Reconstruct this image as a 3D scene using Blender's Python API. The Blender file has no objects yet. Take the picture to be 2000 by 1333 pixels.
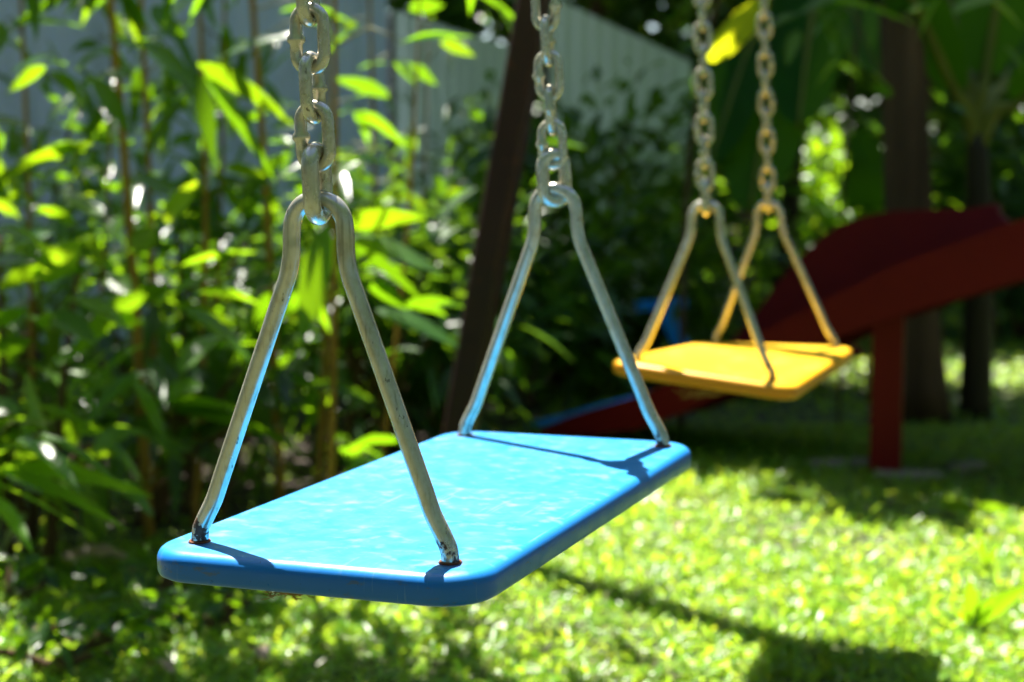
import bpy, math, random
import numpy as np
from mathutils import Vector, Matrix, Euler

# ------------------------------------------------------------------ camera, sky, sun, exposure
SC = bpy.context.scene
COL = SC.collection
HC = 0.75                                   # camera height
FPX = 3056.0                                # focal length in pixels of a 2000 px wide frame
PITCH = math.radians(6.115)
cam_d = bpy.data.cameras.new('camera')
cam = bpy.data.objects.new('camera', cam_d)
COL.objects.link(cam)
cam.location = (0, 0, HC)
cam.rotation_euler = (math.pi / 2 - PITCH, 0, 0)
cam_d.sensor_width = 36
cam_d.lens = FPX / 2000 * 36
cam_d.clip_start = 0.02
cam_d.clip_end = 2000
cam_d.dof.use_dof = True
cam_d.dof.focus_distance = 1.05
cam_d.dof.aperture_fstop = 5.8
cam_d.dof.aperture_blades = 0
SC.camera = cam

SUN_EL = math.radians(61.0)
SUN_AZ = math.radians(-24.3)                # from +Y, negative = towards -X
to_sun = Vector((math.sin(SUN_AZ) * math.cos(SUN_EL), math.cos(SUN_AZ) * math.cos(SUN_EL), math.sin(SUN_EL)))
W = bpy.data.worlds.new('World')
SC.world = W
W.use_nodes = True
wn = W.node_tree.nodes
sky = wn.new('ShaderNodeTexSky')
sky.sky_type = 'NISHITA'
sky.sun_disc = False
sky.sun_elevation = SUN_EL
sky.sun_rotation = SUN_AZ
sky.air_density = 1.0
sky.dust_density = 0.6
W.node_tree.links.new(sky.outputs['Color'], wn['Background'].inputs['Color'])
wn['Background'].inputs['Strength'].default_value = 0.05
sun_d = bpy.data.lights.new('sun', 'SUN')
sun_d.energy = 5.0
sun_d.angle = math.radians(0.53)
sun_d.color = (1.0, 0.95, 0.86)
sun = bpy.data.objects.new('sun', sun_d)
COL.objects.link(sun)
sun.rotation_euler = to_sun.to_track_quat('Z', 'Y').to_euler()
sun.location = (-3, 6, 12)

SC.view_settings.view_transform = 'Standard'
SC.view_settings.look = 'None'
SC.view_settings.gamma = 1.0
SC.view_settings.exposure = 2.2
SC.render.engine = 'CYCLES'
SC.cycles.use_denoising = True
SC.cycles.max_bounces = 8
SC.cycles.transparent_max_bounces = 8
SC.cycles.sample_clamp_indirect = 6.0
SC.cycles.use_adaptive_sampling = True
SC.cycles.adaptive_threshold = 0.02

# ------------------------------------------------------------------ helpers
CP, SP_ = math.cos(PITCH), math.sin(PITCH)

def ray(px, py):
    u = (px - 1000) / FPX
    v = -(py - 666.5) / FPX
    return Vector((u, CP + v * SP_, -SP_ + v * CP))

def at(px, py, Y):
    r = ray(px, py)
    return Vector((0, 0, HC)) + r * (Y / r.y)

def ground(px, py, z=0.0):
    r = ray(px, py)
    return Vector((0, 0, HC)) + r * ((z - HC) / r.z)

class MB:
    def __init__(self):
        self.v, self.f, self.n = [], [], 0
    def add(self, verts, faces):
        o = self.n
        vs = np.asarray([tuple(p) for p in verts], dtype=float).reshape(-1, 3)
        self.v.append(vs)
        self.n += len(vs)
        self.f.extend([tuple(i + o for i in fc) for fc in faces])
    def box(self, c, s, M=None):
        x, y, z = s[0] / 2, s[1] / 2, s[2] / 2
        P = [Vector((a * x, b * y, d * z)) for a in (-1, 1) for b in (-1, 1) for d in (-1, 1)]
        if M is not None:
            P = [M @ p for p in P]
        P = [p + Vector(c) for p in P]
        self.add(P, [(0, 1, 3, 2), (4, 6, 7, 5), (0, 4, 5, 1), (2, 3, 7, 6), (0, 2, 6, 4), (1, 5, 7, 3)])
    def tube(self, pts, rad, sides=10, closed=False, caps=True):
        pts = [Vector(p) for p in pts]
        n = len(pts)
        if not hasattr(rad, '__len__'):
            rad = [rad] * n
        V, ref = [], None
        for i, p in enumerate(pts):
            a = pts[i - 1] if (i > 0 or closed) else p
            b = pts[(i + 1) % n] if (i < n - 1 or closed) else p
            t = (b - a).normalized()
            if ref is None:
                ref = t.orthogonal().normalized()
            ref = (ref - t * ref.dot(t)).normalized()
            bi = t.cross(ref)
            for k in range(sides):
                an = 2 * math.pi * k / sides
                V.append(p + (ref * math.cos(an) + bi * math.sin(an)) * rad[i])
        F = []
        m = n if closed else n - 1
        off = 0
        if closed:                                   # align the last ring with the first
            j0 = (n - 1) * sides
            best = min(range(sides), key=lambda s: (V[j0 + s] - V[0]).length)
            off = best
        for i in range(m):
            j = (i + 1) % n
            for k in range(sides):
                k2 = (k + 1) % sides
                if j == 0 and closed:
                    F.append((i * sides + (k + off) % sides, i * sides + (k2 + off) % sides, k2, k))
                else:
                    F.append((i * sides + k, i * sides + k2, j * sides + k2, j * sides + k))
        if caps and not closed:
            F.append(tuple(range(sides - 1, -1, -1)))
            F.append(tuple((n - 1) * sides + k for k in range(sides)))
        self.add(V, F)
    def leaves(self, base, dirs, side, L, Wd, droop, fold=0.18, kind='lance'):
        """a batch of leaves: base, dirs, side (n,3); L, Wd, droop (n)"""
        base = np.asarray(base, float); dirs = np.asarray(dirs, float); side = np.asarray(side, float)
        n = len(base)
        if n == 0:
            return
        L = np.broadcast_to(np.asarray(L, float), (n,)); Wd = np.broadcast_to(np.asarray(Wd, float), (n,))
        droop = np.broadcast_to(np.asarray(droop, float), (n,))
        T, S = {'lance': ((0, .12, .34, .6, .84, 1), (.10, .62, 1, .84, .42, .015)),
                'oval': ((0, .14, .38, .66, .88, 1), (.10, .74, 1, .86, .46, .03)),
                'short': ((0, .3, .7, 1), (.2, 1, .75, .05)),
                'grass': ((0, .5, 1), (.6, 1, .05))}[kind]
        nrm = np.cross(side, dirs)
        nrm *= np.sign(nrm[:, 2:3] + 1e-9)
        vs = []
        for t, s in zip(T, S):
            c = base + dirs * (L * t)[:, None]
            c = c + np.array([0, 0, -1.0]) * (droop * L * t * t)[:, None]
            w = (Wd * s * .5)[:, None]
            vs.append(c - side * w + nrm * w * fold * 2)
            vs.append(c)
            vs.append(c + side * w + nrm * w * fold * 2)
        k = len(T)
        V = np.stack(vs, 1).reshape(-1, 3)
        q = []
        for i in range(k - 1):
            a = i * 3
            q += [(a, a + 1, a + 4, a + 3), (a + 1, a + 2, a + 5, a + 4)]
        q = np.array(q)
        F = (q[None] + (np.arange(n) * k * 3)[:, None, None]).reshape(-1, 4) + self.n
        self.v.append(V)
        self.n += len(V)
        self.f.extend(map(tuple, F.tolist()))
    def build(self, name, mat, parent=None, smooth=True):
        me = bpy.data.meshes.new(name)
        V = np.concatenate(self.v) if self.v else np.zeros((0, 3))
        me.from_pydata(V.tolist(), [], self.f)
        if smooth:
            me.polygons.foreach_set('use_smooth', [True] * len(me.polygons))
        me.update()
        o = bpy.data.objects.new(name, me)
        COL.objects.link(o)
        for m in (mat if isinstance(mat, (list, tuple)) else [mat]):
            me.materials.append(m)
        if parent is not None:
            o.parent = parent
        return o

def tag(o, label=None, cat=None, group=None, kind=None):
    if label: o['label'] = label
    if cat: o['category'] = cat
    if group: o['group'] = group
    if kind: o['kind'] = kind
    return o

def empty(name, loc=(0, 0, 0), rot=(0, 0, 0)):
    o = bpy.data.objects.new(name, None)
    o.empty_display_size = .05
    COL.objects.link(o)
    o.location = loc
    o.rotation_euler = rot
    return o

def smooth_path(pts, n=8):
    pts = [Vector(p) for p in pts]
    out = []
    for i in range(len(pts) - 1):
        p0 = pts[max(i - 1, 0)]; p1 = pts[i]; p2 = pts[i + 1]; p3 = pts[min(i + 2, len(pts) - 1)]
        for k in range(n):
            t = k / n
            out.append(.5 * ((2 * p1) + (p2 - p0) * t + (2 * p0 - 5 * p1 + 4 * p2 - p3) * t * t + (3 * p1 - p0 - 3 * p2 + p3) * t ** 3))
    out.append(pts[-1])
    return out

# ------------------------------------------------------------------ materials
class NT:
    def __init__(self, name):
        self.m = bpy.data.materials.new(name)
        self.m.use_nodes = True
        self.t = self.m.node_tree
        self.n = self.t.nodes
        self.p = self.n['Principled BSDF']
        self.out = self.n['Material Output']
    def node(self, typ, **kw):
        nd = self.n.new(typ)
        for k, v in kw.items():
            setattr(nd, k, v)
        return nd
    def link(self, a, b):
        self.t.links.new(a, b)
    def coord(self, which='Object'):
        return self.node('ShaderNodeTexCoord').outputs[which]
    def noise(self, scale, detail=4, rough=.55, vec=None, stretch=None):
        nz = self.node('ShaderNodeTexNoise')
        nz.inputs['Scale'].default_value = scale
        nz.inputs['Detail'].default_value = detail
        nz.inputs['Roughness'].default_value = rough
        v = vec if vec is not None else self.coord()
        if stretch:
            mp = self.node('ShaderNodeMapping')
            mp.inputs['Scale'].default_value = stretch
            self.link(v, mp.inputs['Vector'])
            v = mp.outputs['Vector']
        self.link(v, nz.inputs['Vector'])
        return nz.outputs['Fac']
    def ramp(self, fac, stops):
        r = self.node('ShaderNodeValToRGB')
        el = r.color_ramp.elements
        while len(el) < len(stops):
            el.new(.5)
        for e, (p, c) in zip(el, stops):
            e.position = p
            e.color = (*c, 1) if len(c) == 3 else c
        self.link(fac, r.inputs['Fac'])
        return r.outputs['Color']
    def mix(self, fac, a, b):
        mx = self.node('ShaderNodeMix', data_type='RGBA')
        for sock, val in ((mx.inputs['Factor'], fac), (mx.inputs['A'], a), (mx.inputs['B'], b)):
            pass
        ins = [i for i in mx.inputs if i.enabled]
        for sock, val in zip(ins, (fac, a, b)):
            if hasattr(val, 'is_linked'):
                self.link(val, sock)
            elif isinstance(val, (tuple, list)):
                sock.default_value = (*val, 1)
            else:
                sock.default_value = val
        return [o for o in mx.outputs if o.enabled][0]
    def math(self, op, a, b=None, clamp=False):
        m = self.node('ShaderNodeMath', operation=op, use_clamp=clamp)
        for s, v in zip(m.inputs, (a, b)):
            if v is None: continue
            if hasattr(v, 'is_linked'): self.link(v, s)
            else: s.default_value = v
        return m.outputs[0]
    def bump(self, h, strength=.2, dist=.002):
        b = self.node('ShaderNodeBump')
        b.inputs['Strength'].default_value = strength
        b.inputs['Distance'].default_value = dist
        self.link(h, b.inputs['Height'])
        self.link(b.outputs['Normal'], self.p.inputs['Normal'])

def bw(c):
    return c

def leaf_mat(name, stops, trans, tw=.5, rough=.34, spec=.5, veins=None):
    """stops: base colours chosen per leaf; trans: colour the light takes through the leaf"""
    k = NT(name)
    geo = k.node('ShaderNodeNewGeometry')
    rnd = geo.outputs['Random Per Island']
    n = len(stops)
    base = k.ramp(rnd, [(i / max(n - 1, 1), c) for i, c in enumerate(stops)])
    nz = k.noise(9, 3)
    dk = k.ramp(nz, [(.3, (.72, .72, .72)), (.7, (1.15, 1.15, 1.15))])
    mul = k.node('ShaderNodeMix', data_type='RGBA', blend_type='MULTIPLY')
    ins = [i for i in mul.inputs if i.enabled]
    ins[0].default_value = 1
    k.link(base, ins[1]); k.link(dk, ins[2])
    basec = [o for o in mul.outputs if o.enabled][0]
    k.link(basec, k.p.inputs['Base Color'])
    k.p.inputs['Roughness'].default_value = rough
    k.p.inputs['Specular IOR Level'].default_value = spec
    tr = k.node('ShaderNodeBsdfTranslucent')
    tcol = k.ramp(rnd, [(0, tuple(c * .7 for c in trans)), (.5, trans), (1, (min(1, trans[0] * 1.25), trans[1] * .95, trans[2]))])
    k.link(tcol, tr.inputs['Color'])
    ms = k.node('ShaderNodeMixShader')
    ms.inputs['Fac'].default_value = tw
    k.link(k.p.outputs['BSDF'], ms.inputs[1])
    k.link(tr.outputs['BSDF'], ms.inputs[2])
    k.link(ms.outputs['Shader'], k.out.inputs['Surface'])
    return k.m

M = {}
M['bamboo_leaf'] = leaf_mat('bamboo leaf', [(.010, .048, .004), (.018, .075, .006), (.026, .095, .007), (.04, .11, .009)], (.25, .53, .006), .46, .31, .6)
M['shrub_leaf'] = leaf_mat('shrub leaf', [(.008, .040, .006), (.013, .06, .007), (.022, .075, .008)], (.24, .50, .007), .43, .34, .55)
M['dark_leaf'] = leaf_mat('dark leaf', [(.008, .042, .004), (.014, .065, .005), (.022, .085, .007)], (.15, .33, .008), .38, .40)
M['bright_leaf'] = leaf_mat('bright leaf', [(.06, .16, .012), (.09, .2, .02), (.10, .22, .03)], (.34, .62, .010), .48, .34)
M['banana_leaf'] = leaf_mat('banana leaf', [(.010, .060, .004), (.016, .08, .006)], (.20, .50, .004), .38, .55, .1)
M['weed_leaf'] = leaf_mat('weed leaf', [(.05, .15, .008), (.08, .19, .012)], (.30, .56, .01), .45, .4, .3)
M['yellow_leaf'] = leaf_mat('yellow leaf', [(.13, .22, .010), (.16, .22, .01)], (.62, .70, .01), .62, .6, .15)
M['grass_leaf'] = leaf_mat('grass leaf', [(.05, .16, .005), (.085, .23, .007), (.11, .27, .008), (.10, .25, .008), (.17, .31, .012), (.26, .27, .07)], (.54, .82, .04), .45, .34, .5)
M['dry_leaf'] = leaf_mat('dry leaf', [(.30, .19, .10), (.36, .25, .15), (.22, .12, .06)], (.35, .2, .08), .2, .5)

k = NT('blue plastic')
nz = k.noise(72, 3, .5, stretch=(.8, 1, .2)); nz2 = k.noise(11, 3)
f = k.math('MULTIPLY', k.ramp(nz, [(.53, (0, 0, 0)), (.70, (1, 1, 1))]), k.ramp(nz2, [(.36, (.15, .15, .15)), (.58, (1, 1, 1))]))
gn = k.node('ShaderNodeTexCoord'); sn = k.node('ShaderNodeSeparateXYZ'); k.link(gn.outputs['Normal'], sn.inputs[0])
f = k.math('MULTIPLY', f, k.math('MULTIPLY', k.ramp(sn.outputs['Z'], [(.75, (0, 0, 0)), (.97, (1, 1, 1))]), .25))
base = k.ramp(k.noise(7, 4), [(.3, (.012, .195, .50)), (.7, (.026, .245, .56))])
top_light = k.ramp(sn.outputs['Z'], [(.25, (0, 0, 0)), (.95, (1, 1, 1))])     # lit top and shaded sides painted into the blue by facing
base = k.mix(top_light, (.006, .14, .54), base)
c = k.mix(f, base, (.42, .50, .58))
scr = k.math('MULTIPLY', k.ramp(k.noise(26, 2, .5, stretch=(14, .35, 1)), [(.63, (0, 0, 0)), (.67, (1, 1, 1))]), k.ramp(k.noise(9, 3), [(.48, (0, 0, 0)), (.6, (1, 1, 1))]))
c = k.mix(k.math('MULTIPLY', scr, .22), c, (.30, .44, .60))
ab = k.node('ShaderNodeVectorMath', operation='ABSOLUTE'); k.link(gn.outputs['Object'], ab.inputs[0])
ds = k.node('ShaderNodeVectorMath', operation='DISTANCE'); k.link(ab.outputs[0], ds.inputs[0]); ds.inputs[1].default_value = (.0966, .227, 0)
stain = k.ramp(k.math('ADD', k.math('MULTIPLY', ds.outputs['Value'], 36.0), k.math('MULTIPLY', k.noise(120, 4, .65), .75)), [(.62, (1, 1, 1)), (.86, (0, 0, 0))])
c = k.mix(k.math('MULTIPLY', stain, .42), c, (.12, .05, .02))
dots = k.ramp(k.noise(320, 1), [(.765, (0, 0, 0)), (.785, (1, 1, 1))])
c = k.mix(k.math('MULTIPLY', dots, .5), c, (.01, .05, .12))
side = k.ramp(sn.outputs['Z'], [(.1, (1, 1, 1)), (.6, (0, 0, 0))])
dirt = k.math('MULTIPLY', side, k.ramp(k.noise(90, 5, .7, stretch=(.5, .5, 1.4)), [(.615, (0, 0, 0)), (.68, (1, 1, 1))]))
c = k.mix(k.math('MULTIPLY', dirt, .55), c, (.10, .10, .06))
k.link(c, k.p.inputs['Base Color'])
k.link(k.ramp(k.noise(40, 4), [(.3, (.27,) * 3), (.7, (.42,) * 3)]), k.p.inputs['Roughness'])
k.p.inputs['Specular IOR Level'].default_value = .4
k.bump(k.noise(160, 3), .10, .0012)
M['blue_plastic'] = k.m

k = NT('yellow plastic')
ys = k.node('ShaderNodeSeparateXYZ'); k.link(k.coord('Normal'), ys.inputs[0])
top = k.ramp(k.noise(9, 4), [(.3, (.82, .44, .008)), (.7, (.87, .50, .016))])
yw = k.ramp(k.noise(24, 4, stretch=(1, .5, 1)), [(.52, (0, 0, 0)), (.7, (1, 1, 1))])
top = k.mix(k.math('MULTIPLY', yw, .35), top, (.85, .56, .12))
c = k.mix(k.ramp(ys.outputs['Z'], [(.25, (0, 0, 0)), (.95, (1, 1, 1))]), (.78, .28, .004), top)  # sunlit top and shaded orange sides put into the colour by facing
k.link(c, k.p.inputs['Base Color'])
k.p.inputs['Roughness'].default_value = .32
k.bump(k.noise(160, 3), .08, .001)
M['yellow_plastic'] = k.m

def metal(name, rust_h, met=.68, ro=.12):
    k = NT(name)
    co = k.coord()
    sep = k.node('ShaderNodeSeparateXYZ')
    k.link(co, sep.inputs[0])
    nz = k.noise(55, 6, .62)
    base = k.ramp(nz, [(.25, (.44, .39, .28)), (.45, (.60, .56, .46)), (.75, (.72, .69, .61))])
    spk = k.ramp(k.noise(260, 4, .6, stretch=(1, 1, .35)), [(.655, (0, 0, 0)), (.70, (1, 1, 1))])
    base = k.mix(k.math('MULTIPLY', spk, .8), base, (.05, .035, .022))
    stk = k.ramp(k.noise(330, 3, .6, stretch=(1, 1, .05)), [(.56, (0, 0, 0)), (.72, (1, 1, 1))])
    base = k.mix(k.math('MULTIPLY', stk, .45 if rust_h else .2), base, (.16, .13, .08))
    wp = k.ramp(k.noise(95, 5, .7), [(.5, (0, 0, 0)), (.66, (1, 1, 1))])
    base = k.mix(k.math('MULTIPLY', wp, .25 if rust_h else .6), base, (.34, .27, .12))
    rust_c = k.ramp(k.noise(140, 4), [(.35, (.030, .012, .006)), (.55, (.075, .028, .012)), (.75, (.16, .07, .03))])
    if rust_h:
        hz = k.math('DIVIDE', sep.outputs['Z'], rust_h)
        nn = k.math('ADD', k.math('MULTIPLY', k.noise(75, 4, .6, stretch=(1, 1, .45)), 1.5), k.math('MULTIPLY', k.noise(330, 4, .7), .9))
        edge = k.math('MULTIPLY', k.math('SUBTRACT', nn, k.math('MULTIPLY', hz, .75)), .5)
        rf = k.ramp(edge, [(.565, (0, 0, 0)), (.61, (1, 1, 1))])
    else:
        rf = k.ramp(k.noise(60, 5, .65), [(.70, (0, 0, 0)), (.75, (1, 1, 1))])
    c = k.mix(rf, base, rust_c)
    k.link(c, k.p.inputs['Base Color'])
    k.link(k.math('SUBTRACT', met, k.math('MULTIPLY', rf, met)), k.p.inputs['Metallic'])
    k.link(k.math('ADD', k.math('MULTIPLY', k.noise(70, 5), .22), k.math('ADD', k.math('MULTIPLY', rf, .35), ro)), k.p.inputs['Roughness'])
    k.bump(k.math('ADD', k.noise(210, 5), k.math('MULTIPLY', rf, .8)), .12, .0006)
    return k.m
M['rod'] = metal('weathered silver rod', .045)
M['chain'] = metal('weathered chain steel', 0, .68, .15)

def paint(name, a, b, rough=.45, scale=14, stretch=(1, 1, 1), chips=None, spec=.3):
    k = NT(name)
    c = k.ramp(k.noise(scale, 5, .6, stretch=stretch), [(.3, a), (.7, b)])
    if chips:
        cf = k.ramp(k.noise(38, 5, .6), [(.64, (0, 0, 0)), (.68, (1, 1, 1))])
        c = k.mix(k.math('MULTIPLY', cf, .8), c, chips)
    k.link(c, k.p.inputs['Base Color'])
    k.p.inputs['Roughness'].default_value = rough
    k.p.inputs['Specular IOR Level'].default_value = spec
    k.bump(k.noise(scale * 6, 4, stretch=stretch), .12, .002)
    return k.m
M['frame_paint'] = paint('purple brown frame paint', (.020, .007, .009), (.034, .012, .013), .45, 8, chips=(.11, .028, .008))
M['red_paint'] = paint('dark red paint', (.125, .0012, .0024), (.15, .0016, .003), .6, 7, spec=.2)
M['blue_paint'] = paint('blue paint', (.012, .25, .85), (.020, .30, .90), .5, 9, spec=.15)
M['concrete'] = paint('concrete', (.20, .165, .13), (.34, .28, .23), .85, 20)
M['bark'] = paint('bark', (.040, .023, .010), (.14, .082, .038), .9, 14, (1, 1, .12))
M['banana_stem'] = paint('banana stem', (.014, .012, .004), (.05, .038, .012), .6, 18, (1, 1, .1))
M['petiole'] = paint('green petiole', (.11, .13, .008), (.19, .20, .014), .6, 20, (1, 1, .2))
M['cane'] = paint('golden cane', (.20, .10, .010), (.36, .21, .025), .5, 16, (1, 1, .25))
M['twig'] = paint('green twig', (.07, .10, .018), (.16, .15, .03), .6, 30)
M['roof_metal'] = paint('dark roof metal', (.02, .02, .022), (.05, .05, .05), .6, 6)
M['fibre'] = paint('dry fibre', (.30, .17, .05), (.45, .29, .10), .9, 60)

k = NT('pale corrugated sheet')
c = k.ramp(k.noise(2.2, 5, .6, stretch=(1, 1, .35)), [(.3, (.54, .62, .86)), (.7, (.64, .72, .93))])
c = k.mix(k.math('MULTIPLY', k.ramp(k.noise(9, 6, .7, stretch=(1, 1, .2)), [(.48, (0, 0, 0)), (.75, (1, 1, 1))]), .5), c, (.20, .23, .20))
k.link(c, k.p.inputs['Base Color'])
k.p.inputs['Roughness'].default_value = .5
M['sheet'] = k.m
k = NT('pale green sheet')
c = k.ramp(k.noise(2.2, 5, .6, stretch=(1, 1, .35)), [(.3, (.48, .60, .55)), (.7, (.58, .70, .64))])
k.link(c, k.p.inputs['Base Color'])
k.p.inputs['Roughness'].default_value = .5
M['sheet_green'] = k.m

k = NT('lawn soil')
c1 = k.ramp(k.noise(5, 6), [(.35, (.022, .045, .008)), (.65, (.06, .075, .018))])
k.link(k.mix(k.ramp(k.noise(70, 4), [(.4, (0, 0, 0)), (.7, (1, 1, 1))]), c1, (.045, .033, .018)), k.p.inputs['Base Color'])
k.p.inputs['Roughness'].default_value = .95
k.bump(k.noise(60, 5), .6, .02)
M['lawn'] = k.m
k = NT('bed soil')
c1 = k.ramp(k.noise(9, 6), [(.35, (.018, .010, .006)), (.65, (.05, .031, .02))])
k.link(c1, k.p.inputs['Base Color'])
k.p.inputs['Roughness'].default_value = .95
k.bump(k.noise(60, 5), .7, .02)
M['soil'] = k.m

# ------------------------------------------------------------------ ground
def sheet(name, pts, z, mat, label=None):
    b = MB()
    b.add([(x, y, z) for x, y in pts], [tuple(range(len(pts)))])
    o = b.build(name, mat, smooth=False)
    o['kind'] = 'structure'
    return o
sheet('ground', [(-300, -200), (300, -200), (300, 500), (-300, 500)], 0, M['lawn'])
sheet('soil_bed', [(-6, 3.35), (-1.0, 3.2), (-.55, 3.45), (-.12, 3.9), (.05, 4.6), (.1, 5.4), (.4, 6.2), (-6, 6.4)], .004, M['soil'])

# lawn grass: one mass of short broad blades
rng = np.random.default_rng(5)
def grass_patch(n, y0, y1, lmin, lmax, wmin, wmax):
    y = y0 + (y1 - y0) * rng.random(n) ** .9
    x = (rng.random(n) * 2 - 1) * (.40 * y + .55)
    # bare soil under the shrubs on the left: thinner grass
    keep = ~((x < -.15 + .0 * y) & (y > 3.05 + .45 * (x + .9)) & (rng.random(n) < .86))
    keep &= ~((x < .1) & (y > 4.2) & (rng.random(n) < .8))
    # thinner where patches are worn
    patch = np.sin(x * 5.1 + 1.3) * np.sin(y * 4.3 + .4) + .5 * np.sin(x * 13 + y * 9)
    keep &= rng.random(n) < np.clip(.82 + .3 * patch, .35, 1)
    x, y = x[keep], y[keep]
    n = len(x)
    az = rng.random(n) * 2 * np.pi
    el = np.radians(rng.uniform(2, 58, n))
    d = np.stack([np.cos(az) * np.cos(el), np.sin(az) * np.cos(el), np.sin(el)], 1)
    sd = np.stack([-np.sin(az), np.cos(az), np.zeros(n)], 1)
    tw = rng.normal(0, .45, n)[:, None]
    up = np.cross(d, sd)
    sd = sd * np.cos(tw) + up * np.sin(tw)
    L = rng.uniform(lmin, lmax, n)
    base = np.stack([x, y, rng.uniform(0, .012, n)], 1)
    return base, d, sd, L, rng.uniform(wmin, wmax, n), rng.uniform(.05, .45, n)
gb = MB()
for n, y0, y1, a, b_, c_, d_ in ((60000, 1.7, 3.0, .014, .046, .0032, .0085), (54000, 3.0, 4.6, .018, .050, .004, .0095), (34000, 4.6, 9.5, .03, .07, .007, .014)):
    gb.leaves(*grass_patch(n, y0, y1, a, b_, c_, d_), fold=.12, kind='grass')
tag(gb.build('grass', M['grass_leaf']), 'short bright green lawn grass lit by the sun', 'grass', kind='stuff')

# ------------------------------------------------------------------ swings
ROD_R = .006
def rounded_rect(hx, hy, r, n=7):
    P = []
    for cx, cy, a0 in ((hx - r, hy - r, 0), (-hx + r, hy - r, 90), (-hx + r, -hy + r, 180), (hx - r, -hy + r, 270)):
        for k in range(n + 1):
            a = math.radians(a0 + 90 * k / n)
            P.append((cx + r * math.cos(a), cy + r * math.sin(a)))
    return P

def link_mesh(b, length, width, r, bump_side=1, sides=10, n_arc=8, center=(0, 0, 0), ang=0.0):
    """a welded link standing along Z, its loop in the local XZ plane turned by ang about Z"""
    hw = width / 2 - r
    hl = length / 2 - r
    st = hl - hw
    pts, rad = [], []
    for k in range(n_arc + 1):
        a = math.pi * k / n_arc
        pts.append((hw * math.cos(a), 0, st + hw * math.sin(a))); rad.append(r)
    for z in (st * .35, st * .12, -st * .12, -st * .35):
        pts.append((-hw, 0, z)); rad.append(r * (1.42 if bump_side and abs(z) < st * .2 else 1.0))
    for k in range(n_arc + 1):
        a = math.pi + math.pi * k / n_arc
        pts.append((hw * math.cos(a), 0, -st + hw * math.sin(a))); rad.append(r)
    R = Matrix.Rotation(ang, 3, 'Z')
    b.tube([R @ Vector(p) + Vector(center) for p in pts], rad, sides, closed=True)

BEAM_Z = 2.13
BEAM_DIR = Vector((.329, .946, 0)).normalized()
LEG_TOP = Vector((.429, 2.766, BEAM_Z))
def beam_at(Y):
    return LEG_TOP + BEAM_DIR * ((Y - LEG_TOP.y) / BEAM_DIR.y)

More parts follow.
